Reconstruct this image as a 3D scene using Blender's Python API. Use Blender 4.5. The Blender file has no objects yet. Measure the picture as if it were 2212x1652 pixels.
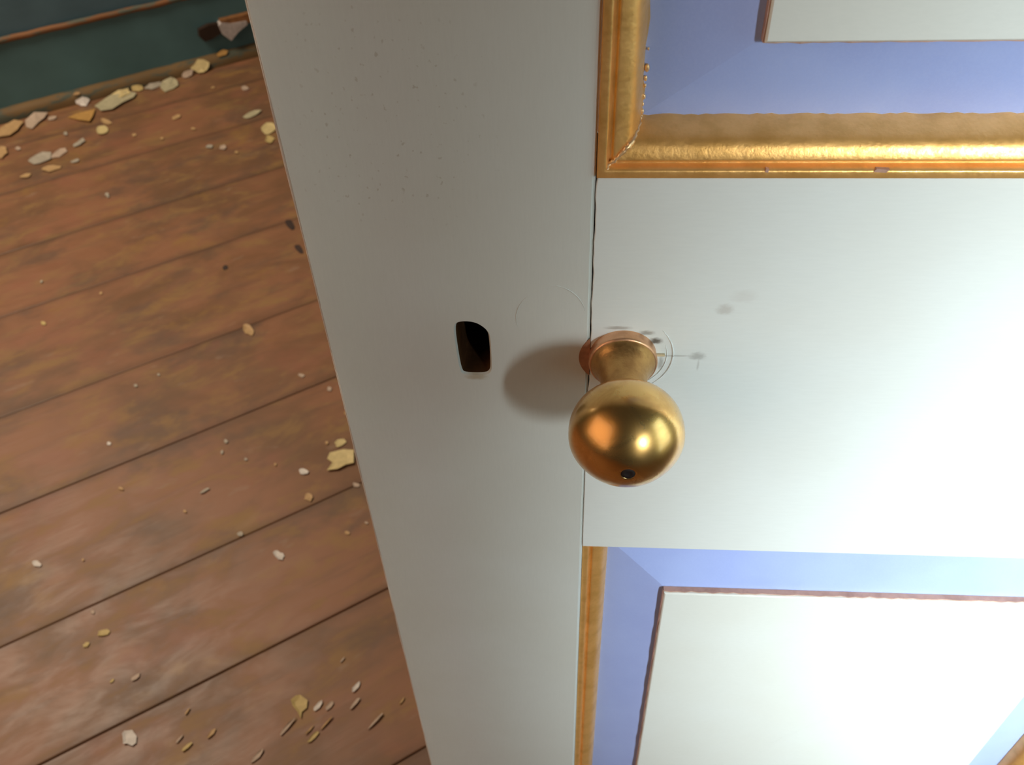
import bpy, bmesh, math, random
from mathutils import Matrix, Vector
random.seed(3)
SC = bpy.context.scene
COL = SC.collection
# ------------------------------------------------------------------ camera
cam_d = bpy.data.cameras.new('camera')
cam = bpy.data.objects.new('camera', cam_d); COL.objects.link(cam)
cam_d.sensor_fit = 'HORIZONTAL'; cam_d.lens = 3.9; cam_d.sensor_width = 3.9*2212/1900
cam_d.clip_start = .01; cam_d.clip_end = 50
cx_, cy_, cz_ = (.9977, .0576, -.0347), (-.0157, .7022, .7118), (.0653, -.7097, .7015)   # right, up, back
M = Matrix(((cx_[0], cy_[0], cz_[0], 0), (cx_[1], cy_[1], cz_[1], -.25), (cx_[2], cy_[2], cz_[2], .95), (0, 0, 0, 1)))
cam.matrix_world = M
cam_d.dof.use_dof = True; cam_d.dof.focus_distance = .335; cam_d.dof.aperture_fstop = 2.8
SC.camera = cam
# ------------------------------------------------------------------ world and light
w = bpy.data.worlds.new('world'); SC.world = w; w.use_nodes = True
w.node_tree.nodes['Background'].inputs[0].default_value = (1.0, .92, .84, 1)
w.node_tree.nodes['Background'].inputs[1].default_value = .03
def area(name, loc, target, sx, sy, power, col, spread=180):
    d = bpy.data.lights.new(name, 'AREA'); d.shape = 'RECTANGLE'; d.size = sx; d.size_y = sy
    d.energy = power; d.color = col; d.spread = math.radians(spread)
    o = bpy.data.objects.new(name, d); COL.objects.link(o)
    o.matrix_world = Matrix.Translation(loc) @ (Vector(loc)-Vector(target)).to_track_quat('Z', 'Y').to_matrix().to_4x4()
    return o
# window daylight from the right, spread narrowed to make the gradient on the door
area('window_light', (1.05, -1.75, 1.22), (.44, 0, .59), .13, .55, 3.7, (.91, 1.0, 1.0), 26.5)
# grazing fill added from the right, no window known there
area('side_fill_light', (1.1, -.45, .9), (.1, 0, .70), .45, 1.0, 1.9, (.80, 1.0, .95), 140)
# warm light from the left of the room
area('left_window_light', (-1.9, -1.2, 1.5), (-.3, .3, .5), 1.8, 1.7, 14, (1.0, .63, .40))
# fill added behind the door plane to light the boards only
area('far_fill_light', (-1.5, .98, 1.75), (-.75, .7, .0), .7, .8, 31, (1.0, .83, .64))
# narrow fill added to brighten the stile along its free edge
area('edge_fill_light', (-.95, -1.35, 1.1), (-.155, 0, .60), .04, 1.3, .12, (1.0, .95, .85), 7)
SC.view_settings.view_transform = 'Standard'; SC.view_settings.look = 'None'
SC.view_settings.gamma = 1; SC.view_settings.use_curve_mapping = False
SC.view_settings.exposure = 0.0
# ------------------------------------------------------------------ helpers
def empty(name, loc=(0, 0, 0), rz=0):
    o = bpy.data.objects.new(name, None); o.empty_display_size = .05
    o.location = loc; o.rotation_euler = (0, 0, rz); COL.objects.link(o); return o
def obj(name, bm, mat, parent=None, smooth=False, **props):
    me = bpy.data.meshes.new(name)
    if smooth:
        for f in bm.faces: f.smooth = True
    bm.normal_update(); bm.to_mesh(me); bm.free()
    for m in (mat if isinstance(mat, (list, tuple)) else [mat]): me.materials.append(m)
    o = bpy.data.objects.new(name, me); COL.objects.link(o)
    if parent: o.parent = parent
    for k, v in props.items(): o[k] = v
    return o
def box(bm, x0, x1, y0, y1, z0, z1, bev=0):
    vs = [bm.verts.new(p) for p in [(x0, y0, z0), (x1, y0, z0), (x1, y1, z0), (x0, y1, z0), (x0, y0, z1), (x1, y0, z1), (x1, y1, z1), (x0, y1, z1)]]
    fs = [bm.faces.new([vs[i] for i in f]) for f in [(3, 2, 1, 0), (4, 5, 6, 7), (0, 1, 5, 4), (1, 2, 6, 5), (2, 3, 7, 6), (3, 0, 4, 7)]]
    if bev:
        es = list({e for f in fs for e in f.edges})
        bmesh.ops.bevel(bm, geom=es, offset=bev, segments=2, affect='EDGES', profile=.5)
def lathe(bm, prof, cx, cz, n=64, sq=1.0):
    """prof: (distance out of the door, radius); axis along -Y"""
    rings = []
    for p, r in prof:
        if r < 1e-6: rings.append([bm.verts.new((cx, -p, cz))])
        else: rings.append([bm.verts.new((cx+r*math.cos(2*math.pi*i/n), -p, cz+r*math.sin(2*math.pi*i/n))) for i in range(n)])
    for a, b in zip(rings, rings[1:]):
        for i in range(n):
            j = (i+1) % n
            q = [a[i % len(a)], a[j % len(a)], b[j % len(b)], b[i % len(b)]]
            u = []
            for v in q:
                if v not in u: u.append(v)
            if len(u) > 2: bm.faces.new(u)
def spline(pts, n):
    out = []
    P = [pts[0]]+list(pts)+[pts[-1]]
    for i in range(1, len(P)-2):
        for k in range(n):
            t = k/n
            out.append(tuple(.5*((2*P[i][c])+(-P[i-1][c]+P[i+1][c])*t+(2*P[i-1][c]-5*P[i][c]+4*P[i+1][c]-P[i+2][c])*t*t+(-P[i-1][c]+3*P[i][c]-3*P[i+1][c]+P[i+2][c])*t**3) for c in range(len(pts[0]))))
    out.append(tuple(pts[-1])); return out
def tube(bm, pts, rad, n=8):
    rings = []
    for i, p in enumerate(pts):
        p = Vector(p); d = (Vector(pts[min(i+1, len(pts)-1)])-Vector(pts[max(i-1, 0)])).normalized()
        a = d.orthogonal().normalized(); 
        ref = Vector((0, 1, 0)); a = (ref-d*ref.dot(d)).normalized(); b = d.cross(a)
        r = rad(i/(len(pts)-1)) if callable(rad) else rad
        rings.append([bm.verts.new(p+a*r*math.cos(2*math.pi*k/n)+b*r*math.sin(2*math.pi*k/n)) for k in range(n)])
    for a, b in zip(rings, rings[1:]):
        for k in range(n): bm.faces.new([a[k], a[(k+1) % n], b[(k+1) % n], b[k]])
    bm.faces.new(rings[0][::-1]); bm.faces.new(rings[-1])
def inset(loop, d):
    """move every corner of a counter-clockwise loop inwards by d (negative = outwards)"""
    n = len(loop); out = []
    for i in range(n):
        p0, p1, p2 = Vector(loop[i-1]), Vector(loop[i]), Vector(loop[(i+1) % n])
        a, b = (p1-p0).normalized(), (p2-p1).normalized()
        na, nb = Vector((-a.y, a.x)), Vector((-b.y, b.x))
        m = (na+nb); m = m/max(m.length_squared, .2)*2 if m.length > 1e-6 else na
        q = p1+m*d*.5*2/2 if False else p1+m*d
        out.append((q.x, q.y))
    return out
def plate(outer, holes=(), y0=0, y1=.03, bev=.0008, hole_depth=None):
    """board seen from -Y: outer and holes are (x,z) loops, outer counter-clockwise"""
    bm = bmesh.new(); edges = []
    def ring(loop, y): return [bm.verts.new((x, y, z)) for x, z in loop]
    def skin(a, b, flip, mi=0):
        n = len(a)
        for i in range(n):
            q = [a[i], a[(i+1) % n], b[(i+1) % n], b[i]]
            f = bm.faces.new(q if not flip else q[::-1]); f.material_index = mi
    fronts = []
    r0 = ring(inset(outer, bev), y0); r1 = ring(outer, y0+bev); r2 = ring(outer, y1)
    skin(r0, r1, True); skin(r1, r2, True); bm.faces.new(r2[::-1])
    fronts.append(r0)
    for h in holes:
        h0 = ring(inset(h, -.0006), y0); h1 = ring(h, y0+.0010); h2 = ring(h, hole_depth or y1-.001)
        skin(h0, h1, False); skin(h1, h2, False, 1); f = bm.faces.new(h2); f.material_index = 1
        fronts.append(h0)
    es = []
    for r in fronts:
        for i in range(len(r)): es.append(bm.edges.get((r[i], r[(i+1) % len(r)])))
    g = bmesh.ops.triangle_fill(bm, edges=es, use_beauty=True)
    bmesh.ops.recalc_face_normals(bm, faces=bm.faces)
    return bm
# ------------------------------------------------------------------ materials
class NT:
    def __init__(s, name):
        s.m = bpy.data.materials.new(name); s.m.use_nodes = True; s.t = s.m.node_tree; s.n = s.t.nodes; s.l = s.t.links
        s.b = s.n['Principled BSDF']; s.tc = s.n.new('ShaderNodeTexCoord')
    def put(s, sock, v):
        if hasattr(v, 'is_output') or isinstance(v, bpy.types.NodeSocket): s.l.new(v, sock)
        elif isinstance(v, (tuple, list)) and len(v) == 3 and sock.type == 'RGBA': sock.default_value = (*v, 1)
        else: sock.default_value = v
    def mapping(s, scale=(1, 1, 1), loc=(0, 0, 0), rot=(0, 0, 0)):
        m = s.n.new('ShaderNodeMapping'); s.l.new(s.tc.outputs['Object'], m.inputs[0])
        m.inputs['Scale'].default_value = scale; m.inputs['Location'].default_value = loc; m.inputs['Rotation'].default_value = rot
        return m.outputs[0]
    def noise(s, vec, scale, detail=3, rough=.5, dist=0):
        n = s.n.new('ShaderNodeTexNoise'); s.put(n.inputs['Vector'], vec); n.inputs['Scale'].default_value = scale
        n.inputs['Detail'].default_value = detail; n.inputs['Roughness'].default_value = rough; n.inputs['Distortion'].default_value = dist
        return n.outputs['Fac']
    def ramp(s, fac, lo, hi, a=0, b=1):
        r = s.n.new('ShaderNodeMapRange'); s.put(r.inputs[0], fac); r.inputs[1].default_value = lo; r.inputs[2].default_value = hi
        r.inputs[3].default_value = a; r.inputs[4].default_value = b; r.interpolation_type = 'SMOOTHSTEP'; return r.outputs[0]
    def mix(s, fac, a, b, mode='MIX'):
        m = s.n.new('ShaderNodeMix'); m.data_type = 'RGBA'; m.blend_type = mode
        s.put(m.inputs[0], fac); s.put(m.inputs[6], a); s.put(m.inputs[7], b); return m.outputs[2]
    def math(s, op, a, b=0):
        m = s.n.new('ShaderNodeMath'); m.operation = op; s.put(m.inputs[0], a); s.put(m.inputs[1], b); return m.outputs[0]
    def bump(s, h, strength, dist=.001):
        b = s.n.new('ShaderNodeBump'); s.put(b.inputs['Height'], h); b.inputs['Strength'].default_value = strength; b.inputs['Distance'].default_value = dist
        s.l.new(b.outputs[0], s.b.inputs['Normal'])
    def blob(s, x, z, rx, rz, power=1.0, y=0):
        """soft spot centred at x,z on the door face, 1 in the middle"""
        x -= .16; z -= .012          # the door's own frame
        v = s.mapping((1/rx, .0, 1/rz), (-x/rx, 0, -z/rz))
        wv = s.n.new('ShaderNodeVectorMath'); wv.operation = 'ADD'
        nn = s.n.new('ShaderNodeTexNoise'); nn.inputs['Scale'].default_value = 1.6; s.l.new(v, nn.inputs['Vector'])
        sub = s.n.new('ShaderNodeVectorMath'); sub.operation = 'SUBTRACT'; s.l.new(nn.outputs['Color'], sub.inputs[0]); sub.inputs[1].default_value = (.5, .5, .5)
        s.l.new(v, wv.inputs[0]); s.l.new(sub.outputs[0], wv.inputs[1])
        le = s.n.new('ShaderNodeVectorMath'); le.operation = 'LENGTH'; s.l.new(wv.outputs[0], le.inputs[0])
        return s.math('MULTIPLY', s.ramp(le.outputs['Value'], 1.0, .15), power)
    def done(s, col, rough, metal=0, spec=.5):
        s.put(s.b.inputs['Base Color'], col); s.put(s.b.inputs['Roughness'], rough); s.put(s.b.inputs['Metallic'], metal)
        s.put(s.b.inputs['Specular IOR Level'], spec); return s.m
def door_paint(name, base, stains_and_shade=(), grain=(1, 1, 1), specks=False):
    t = NT(name)
    big = t.noise(t.mapping(), 14, 3)
    c = t.mix(t.ramp(big, .3, .7), base, tuple(v*k for v, k in zip(base, (.965, .95, .93))))
    fine = t.noise(t.mapping(grain), 900, 4, .65)
    c = t.mix(t.ramp(fine, .35, .65, 0, .10), c, tuple(v*.8 for v in base))
    if specks:
        sp = t.noise(t.mapping((1, 1, .8)), 520, 2, .4)
        area_ = t.blob(-.058, .820, .05, .06, 1.0)
        c = t.mix(t.math('MULTIPLY', t.ramp(sp, .655, .71, 0, .35), area_), c, (.25, .2, .12))
    for (x, z, rx, rz, p, col) in stains_and_shade: c = t.mix(t.blob(x, z, rx, rz, p), c, col)
    t.bump(fine, .12, .0003)
    return t.done(c, t.ramp(big, .3, .7, .40, .5), 0, .35)
GREY = (.68, .72, .70)
m_stile = door_paint('pale_grey_paint', GREY, [(-.0370, .7062, .0062, .0028, .55, (.36, .26, .11))], grain=(1, 1, .12), specks=True)
m_rail = door_paint('pale_grey_paint_lit_rail', (.80, .86, .86), [  # stile's paint made lighter, the brighter light on the rail put into colour
    (.0322, .7262, .0038, .0022, .9, (.10, .08, .06)), (.0285, .7302, .0045, .0016, .6, (.14, .11, .08)), (.0350, .7150, .0016, .0050, .5, (.2, .2, .18)),  # upright blob right of the collar is a shadow painted into the colour
    (.0180, .7325, .0070, .0012, .5, (.2, .15, .1)),
    (.0487, .7187, .0045, .0028, .42, (.16, .15, .13)), (.0560, .7420, .0045, .0035, .30, (.30, .22, .16)), (.0400, .7187, .0090, .0007, .40, (.22, .21, .19)),
    (.0620, .7480, .0070, .0040, .12, (.4, .3, .25)), (.0494, .7140, .0007, .0040, .30, (.25, .24, .22))], grain=(.12, 1, 1))
m_field = door_paint('off_white_panel_paint', (.79, .84, .82), grain=(.3, 1, 1))
def blue_paint():
    t = NT('periwinkle_blue_paint')
    n = t.noise(t.mapping(), 30, 4)
    c = t.mix(t.ramp(n, .3, .7), (.38, .49, .89), (.35, .45, .85))
    f = t.noise(t.mapping(), 1100, 3, .6)
    c = t.mix(t.ramp(f, .35, .7, 0, .15), c, (.46, .58, .95)); t.bump(f, .1, .0003)
    return t.done(c, .42, 0, .4)
m_blue = blue_paint()
def gold_paint(name, base, dark, rough=.33, metal=.9):
    t = NT(name)
    n = t.noise(t.mapping(), 90, 4, .6); f = t.noise(t.mapping(), 700, 3, .6)
    c = t.mix(t.ramp(n, .35, .75), base, dark); c = t.mix(t.ramp(f, .55, .75, 0, .35), c, dark)
    t.bump(t.math('ADD', t.math('MULTIPLY', n, 2.0), t.math('MULTIPLY', f, .6)), .22, .0006)
    return t.done(c, t.ramp(f, .3, .7, rough-.05, rough+.08), metal, .5)
m_gold = gold_paint('gold_paint', (1.0, .57, .19), (.82, .44, .12), .38, .62)
m_step = gold_paint('dull_gold_paint', (.60, .38, .30), (.42, .25, .19), .5, .15)
m_ridge = gold_paint('light_gold_paint', (.95, .66, .38), (.75, .45, .2), .35, .6)
def brass():
    t = NT('worn_brass')
    n = t.noise(t.mapping(), 75, 4, .6, .6); f = t.noise(t.mapping(), 300, 3, .6)
    c = t.mix(t.ramp(n, .35, .7), (.92, .58, .20), (.74, .41, .12))
    c = t.mix(t.ramp(f, .66, .80, 0, .3), c, (.35, .18, .06))
    t.bump(n, .10, .001); t.b.inputs['Coat Weight'].default_value = .6; t.b.inputs['Coat Roughness'].default_value = .10
    return t.done(c, t.ramp(n, .3, .7, .25, .33), 1.0)
m_brass = brass()
m_neck = gold_paint('brown_tinged_brass', (.62, .36, .13), (.42, .22, .08), .34, .9)
m_copper = gold_paint('copper_coated_brass', (.80, .47, .28), (.62, .33, .17), .38, .85)
def plain(name, col, rough=.6, var=.25, scale=60, metal=0, spec=.4):
    t = NT(name); n = t.noise(t.mapping(), scale, 4, .6)
    c = t.mix(t.ramp(n, .3, .7), col, tuple(v*(1-var) for v in col)); t.bump(n, .2, .001)
    return t.done(c, rough, metal, spec)
m_hole = plain('raw_dark_wood', (.09, .04, .015), .9, .3, 200, 0, .1)
m_black = plain('black_recess', (.02, .012, .012), .7)
m_primer = plain('bare_reddish_primer', (.42, .20, .11), .55, .25, 300)
m_splinter = plain('pale_splinter_wood', (.75, .62, .40), .6)
m_worn = plain('worn_door_edge', (.62, .53, .45), .55, .2, 90)
FL = {k: plain(k+'_paint_chip', v, .6, .18, 120) for k, v in dict(
    cream=(.72, .58, .28), pinkish=(.56, .43, .33), bone=(.52, .47, .30), grey=(.46, .41, .33), yellow=(.62, .47, .19),
    white=(.78, .72, .66), ochre=(.55, .31, .09), tan=(.56, .36, .17)).items()}
def wood_floor():
    t = NT('stained_floor_board')
    oi = t.n.new('ShaderNodeObjectInfo'); off = t.n.new('ShaderNodeVectorMath'); off.operation = 'ADD'
    comb = t.n.new('ShaderNodeCombineXYZ'); t.l.new(t.math('MULTIPLY', oi.outputs['Random'], 7.0), comb.inputs[0])
    t.l.new(t.tc.outputs['Object'], off.inputs[0]); t.l.new(comb.outputs[0], off.inputs[1])
    def mp(sc):
        m = t.n.new('ShaderNodeMapping'); t.l.new(off.outputs[0], m.inputs[0]); m.inputs['Scale'].default_value = sc; return m.outputs[0]
    big = t.noise(mp((1, 1.4, 1)), 5.5, 4, .6, .5)
    mid = t.noise(mp((.7, 1.4, 1)), 16, 4, .65, .4)
    streak = t.noise(mp((.10, 1, 1)), 42, 4, .6)
    c = t.mix(t.ramp(big, .36, .66), (.290, .134, .068), (.190, .098, .048))
    c = t.mix(t.ramp(mid, .50, .68, 0, .65), c, (.30, .175, .060))
    c = t.mix(t.ramp(streak, .52, .72, 0, .4), c, (.15, .085, .05))
    c = t.mix(t.ramp(t.noise(mp((.7, 1, 1)), 8, 4, .65), .50, .68, 0, .7), c, (.135, .082, .055))
    c = t.mix(t.ramp(t.noise(mp((.8, 1, 1.3)), 11, 4, .65), .54, .70, 0, .6), c, (.32, .18, .055))
    c = t.mix(t.ramp(t.noise(mp((.8, 1, .6)), 6.5, 4, .65), .52, .70, 0, .5), c, (.31, .120, .070))
    c = t.mix(t.ramp(t.noise(mp((.5, 1, 1)), 23, 3, .7), .62, .74, 0, .35), c, (.34, .24, .17))
    sp = t.n.new('ShaderNodeSeparateXYZ'); t.l.new(t.tc.outputs['Generated'], sp.inputs[0])
    e = t.math('ABSOLUTE', t.math('SUBTRACT', sp.outputs[1], .5))
    dirt = t.math('MULTIPLY', t.ramp(t.math('ADD', e, t.math('MULTIPLY', t.noise(mp((.5, 1, 1)), 14, 3, .6), .10)), .47, .58), .5)
    c = t.mix(dirt, c, (.085, .045, .026))
    t.bump(streak, .3, .002)
    return t.done(c, t.ramp(mid, .3, .7, .42, .6), 0, .45)
m_floor = wood_floor()
def skirting_paint(name, col, wear, amt):
    t = NT(name); n = t.noise(t.mapping((.4, 1, 1.6)), 26, 5, .65)
    c = t.mix(t.ramp(t.noise(t.mapping(), 7, 3), .3, .7), col, tuple(v*.8 for v in col))
    c = t.mix(t.ramp(n, amt, amt+.08), c, wear)
    t.bump(n, .2, .002); return t.done(c, .6, 0, .25)
m_green = skirting_paint('dark_green_blue_paint', (.100, .205, .225), (.16, .11, .07), .72)
m_bead = skirting_paint('worn_orange_brown_edge', (.27, .125, .055), (.12, .13, .10), .50)
m_shoe = skirting_paint('brown_green_worn_paint', (.20, .125, .055), (.09, .10, .075), .50)
m_wall = skirting_paint('dark_teal_wall_paint', (.10, .18, .225), (.10, .09, .08), .74)
m_dark = plain('dark_underfloor', (.06, .035, .022), .9)
m_patch = plain('dirty_white_filler', (.62, .57, .55), .8, .3, 90)
m_tar = plain('dark_brown_end_grain', (.035, .018, .01), .8)
m_brownwood = plain('orange_brown_wood', (.33, .15, .055), .6, .4, 60)
FLAKES=[
('cream','round cream plaster flake lying topmost against the foot of the green skirting',None,[(-8969,17963,141),(-8981,17896,70),(-9019,17823,14),(-9080,17729,0),(-9203,17691,4),(-9270,17696,64),(-9369,17692,139),(-9292,17783,186),(-9216,17906,273),(-9093,17962,240),(-9006,17968,177)]),
('pinkish','pale pinkish flake touching the left side of the round cream flake',None,[(-9314,17670,69),(-9327,17644,49),(-9338,17602,6),(-9403,17518,0),(-9497,17480,0),(-9529,17487,23),(-9549,17489,42),(-9531,17538,86),(-9488,17587,110),(-9408,17643,112),(-9322,17696,107)]),
('bone','bone-grey flake with a cream edge, third down from the door along the skirting',None,[(-9597,17288,0),(-9497,17066,0),(-9565,16903,0),(-9657,16834,0),(-9719,16744,0),(-9824,16852,0),(-9927,16987,0),(-9940,17210,23),(-9845,17289,41),(-9759,17354,49),(-9684,17370,9)]),
('grey','narrow grey-white flake between the bone-grey flake and a small yellow one',None,[(-9938,17195,4),(-9956,17108,0),(-9983,17021,0),(-10086,16881,0),(-10187,16897,0),(-10259,16885,0),(-10284,16951,0),(-10234,17010,21),(-10193,17059,48),(-10098,17119,42),(-9987,17192,39)]),
('yellow','small butter-yellow flake just above the right end of the largest pale flake',None,[(-10332,16952,31),(-10313,16888,0),(-10368,16797,0),(-10443,16808,0),(-10536,16791,3),(-10552,16821,52),(-10557,16832,70),(-10540,16867,98),(-10467,16916,98),(-10422,16943,93),(-10350,16965,61)]),
('bone','largest greenish-white paint flake, elongated, below the skirting foot',None,[(-10382,16665,0),(-10361,16438,0),(-10527,16168,0),(-10656,15846,0),(-10902,15777,0),(-11025,15918,0),(-11171,16042,0),(-11101,16327,0),(-10985,16513,33),(-10793,16647,39),(-10655,16728,23)]),
('cream','cream flake lying on the middle of the largest greenish-white flake',None,[(-10593,16739,0),(-10510,16624,0),(-10624,16505,0),(-10684,16444,0),(-10799,16465,0),(-10970,16498,2),(-10933,16550,36),(-10876,16603,52),(-10801,16669,71),(-10694,16725,52),(-10609,16780,49)]),
('white','bright white oval flake at the skirting foot above the orange-tan triangle',None,[(-11379,16237,20),(-11402,16198,0),(-11380,16077,0),(-11513,16087,0),(-11565,16109,17),(-11626,16098,54),(-11629,16137,103),(-11568,16183,108),(-11495,16248,128),(-11412,16275,93),(-11360,16274,49)]),
('ochre','orange-tan triangular flake below the bright white oval flake',None,[(-11596,15525,0),(-11422,15738,0),(-11085,15891,0),(-10987,15520,0),(-10966,15279,0),(-11267,15371,0)]),
('pinkish','pinkish cream wedge-shaped flake with its point towards the room',None,[(-12544,15376,0),(-12393,15600,77),(-12141,15706,0),(-12107,15446,0),(-12162,15264,0),(-12194,14976,0),(-12380,15084,0)]),
('tan','large tan-pink flake at the far left end of the row by the skirting',None,[(-12528,15274,0),(-12509,15051,0),(-12486,14898,0),(-12551,14659,0),(-12777,14600,0),(-12964,14597,0),(-12999,14844,0),(-12993,14968,0),(-12943,15150,0),(-12759,15327,45),(-12624,15342,0)]),
('pinkish','tiny pink crumb right beside the pinkish cream wedge',None,[(-11865,15535,0),(-11860,15494,0),(-11884,15421,0),(-11935,15412,0),(-11973,15401,0),(-12033,15434,0),(-12051,15507,0),(-12069,15551,0),(-12006,15573,0),(-11976,15580,0),(-11899,15578,0)]),
('ochre','small tan-yellow flake resting at the skirting foot nearest the door',None,[(-8583,18342,284),(-8601,18291,238),(-8632,18259,223),(-8684,18225,225),(-8764,18169,223),(-8806,18155,239),(-8816,18176,273),(-8761,18235,300),(-8733,18264,312),(-8679,18309,322),(-8629,18328,305)]),
('tan','thin tan flake below the right corner of the orange-tan triangle',None,[(-10429,15249,0),(-10466,15214,0),(-10513,15186,0),(-10606,15220,0),(-10700,15294,0),(-10728,15352,0),(-10751,15399,0),(-10768,15449,0),(-10674,15425,0),(-10557,15369,0),(-10496,15316,0)]),
('cream','squarish cream flake below the thin tan flake',None,[(-10392,14913,0),(-10383,14824,0),(-10417,14754,0),(-10486,14716,0),(-10565,14747,0),(-10650,14886,0),(-10688,14984,0),(-10700,15091,0),(-10644,15128,0),(-10567,15146,0),(-10455,15036,0)]),
('grey','pale grey slanted flake on the boards below the tan flakes',None,[(-10765,14482,0),(-10719,14445,0),(-10761,14331,0),(-10769,14273,0),(-10817,14231,0),(-10872,14192,0),(-10939,14257,0),(-10941,14329,0),(-10898,14438,0),(-10863,14556,0),(-10819,14573,0)]),
('grey','curled grey-white flake with a hollow centre on the first boards',None,[(-11228,13826,0),(-11170,13664,0),(-11239,13600,0),(-11361,13502,0),(-11463,13481,0),(-11575,13555,0),(-11659,13618,0),(-11647,13707,0),(-11567,13859,0),(-11488,13952,0),(-11271,13936,0)]),
('pinkish','white-pink sliver joined to the right end of the curled grey-white flake',None,[(-11009,14068,0),(-10953,14027,0),(-11003,13902,0),(-11032,13773,0),(-11128,13753,0),(-11189,13702,0),(-11239,13792,0),(-11206,13882,0),(-11180,14007,0),(-11145,14094,0),(-11034,14131,0)]),
('tan','crescent-shaped tan flake below the curled grey-white flake',None,[(-10830,13407,0),(-10808,13325,0),(-10903,13240,0),(-10987,13162,0),(-11076,13200,0),(-11166,13227,0),(-11189,13273,0),(-11183,13337,0),(-11119,13407,0),(-11000,13437,0),(-10928,13417,0)]),
('tan','small tan flake lowest left in the scatter before the skirting',None,[(-11346,13071,0),(-11335,13033,0),(-11340,12967,0),(-11378,12940,0),(-11455,12939,0),(-11506,12948,0),(-11545,12978,0),(-11524,13036,0),(-11490,13109,0),(-11431,13130,0),(-11355,13117,0)]),
('tan','tan flake cut off at the left edge of the picture',None,[(-12384,14129,0),(-12330,14035,0),(-12245,13908,0),(-12276,13810,0),(-12276,13693,0),(-12405,13745,0),(-12459,13840,0),(-12533,13955,0),(-12559,14075,0),(-12570,14222,0),(-12447,14194,0)]),
('bone','long whitish flake just left of the door edge, below the skirting',None,[(-7116,15786,0),(-7154,15671,0),(-7189,15594,0),(-7289,15486,0),(-7373,15447,0),(-7433,15466,0),(-7481,15509,0),(-7441,15596,0),(-7387,15691,0),(-7285,15779,0),(-7181,15799,0)]),
('cream','pale cream flake half hidden behind the door edge',None,[(-6566,15002,0),(-6588,14894,0),(-6640,14789,0),(-6687,14715,0),(-6749,14712,0),(-6869,14863,0),(-6918,14990,0),(-6895,15073,0),(-6848,15205,0),(-6733,15212,0),(-6642,15148,0)]),
('yellow','yellowish flake half hidden behind the door edge, under the pale cream one',None,[(-6496,14539,0),(-6515,14476,0),(-6512,14401,0),(-6540,14331,0),(-6622,14364,0),(-6682,14434,0),(-6681,14520,0),(-6710,14631,0),(-6669,14665,0),(-6605,14637,0),(-6551,14605,0)]),
('grey','left one of a close pair of small grey crumbs on the middle boards',None,[(-7785,14243,0),(-7781,14184,0),(-7785,14127,0),(-7836,14136,0),(-7887,14138,0),(-7933,14186,0),(-7927,14232,0),(-7928,14264,0),(-7888,14299,0),(-7849,14287,0),(-7816,14281,0)]),
('pinkish','right one of a close pair of small grey crumbs on the middle boards',None,[(-7464,14167,0),(-7470,14112,0),(-7479,14069,0),(-7516,14071,0),(-7561,14091,0),(-7613,14128,0),(-7610,14164,0),(-7623,14257,0),(-7582,14254,0),(-7553,14286,0),(-7507,14238,0)]),
('tan','tan crumb sitting in a dark board joint left of the door',None,[(-5343,8350,0),(-5276,8264,0),(-5236,8203,0),(-5232,8134,0),(-5248,8100,0),(-5327,8146,0),(-5369,8150,0),(-5424,8228,0),(-5444,8283,0),(-5455,8362,0),(-5414,8379,0)]),
('cream','smaller cream flake just above the big cream flake by the door edge',None,[(-3241,5851,0),(-3218,5816,0),(-3251,5771,0),(-3274,5742,0),(-3332,5713,0),(-3355,5726,0),(-3363,5762,0),(-3390,5792,0),(-3363,5853,0),(-3312,5871,0),(-3268,5876,0)]),
('cream','big bright cream flake touching the door edge halfway down',None,[(-3420,5608,0),(-3237,5671,0),(-3077,5656,0),(-3031,5409,0),(-3139,5369,0),(-3239,5291,0),(-3388,5268,0),(-3342,5419,0),(-3435,5493,0)]),
('white','upright white chip left of the big bright cream flake',None,[(-3733,5303,0),(-3674,5271,0),(-3646,5242,0),(-3654,5209,0),(-3684,5204,0),(-3711,5192,0),(-3755,5203,0),(-3771,5228,0),(-3791,5261,0),(-3793,5281,0),(-3778,5301,0)]),
('tan','tan chip below the upright white chip',None,[(-3525,4850,0),(-3502,4824,0),(-3487,4788,0),(-3497,4766,0),(-3503,4725,0),(-3550,4747,0),(-3601,4764,0),(-3600,4801,0),(-3603,4830,0),(-3592,4856,0),(-3570,4869,0)]),
('white','white chip near the left edge, halfway down the boards',None,[(-6882,3651,0),(-6838,3621,0),(-6811,3601,0),(-6807,3579,0),(-6818,3567,0),(-6864,3569,0),(-6895,3572,0),(-6929,3602,0),(-6942,3618,0),(-6948,3642,0),(-6920,3658,0)]),
('white','bright white chip standing alone on the boards right of the middle',None,[(-3712,3885,0),(-3680,3883,0),(-3646,3829,0),(-3663,3813,0),(-3656,3776,0),(-3716,3781,0),(-3761,3819,0),(-3776,3836,0),(-3813,3879,0),(-3796,3912,0),(-3763,3919,0)]),
('yellow','yellow chip on the lower left boards',None,[(-5543,2699,0),(-5528,2679,0),(-5537,2641,0),(-5587,2624,0),(-5613,2620,0),(-5662,2623,0),(-5659,2648,0),(-5672,2680,0),(-5643,2699,0),(-5607,2708,0),(-5575,2717,0)]),
('yellow','smaller yellow chip just below and left of the yellow chip',None,[(-5725,2532,0),(-5718,2512,0),(-5721,2498,0),(-5730,2468,0),(-5746,2472,0),(-5767,2461,0),(-5778,2479,0),(-5795,2498,0),(-5778,2513,0),(-5770,2533,0),(-5748,2535,0)]),
('pinkish','thin pinkish sliver lying slanted on the lower boards',None,[(-4975,2086,0),(-4996,2075,0),(-5020,2064,0),(-5030,2074,0),(-5042,2080,0),(-5037,2112,0),(-5010,2137,0),(-4992,2155,0),(-4962,2169,0),(-4962,2148,0),(-4952,2128,0)]),
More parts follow.
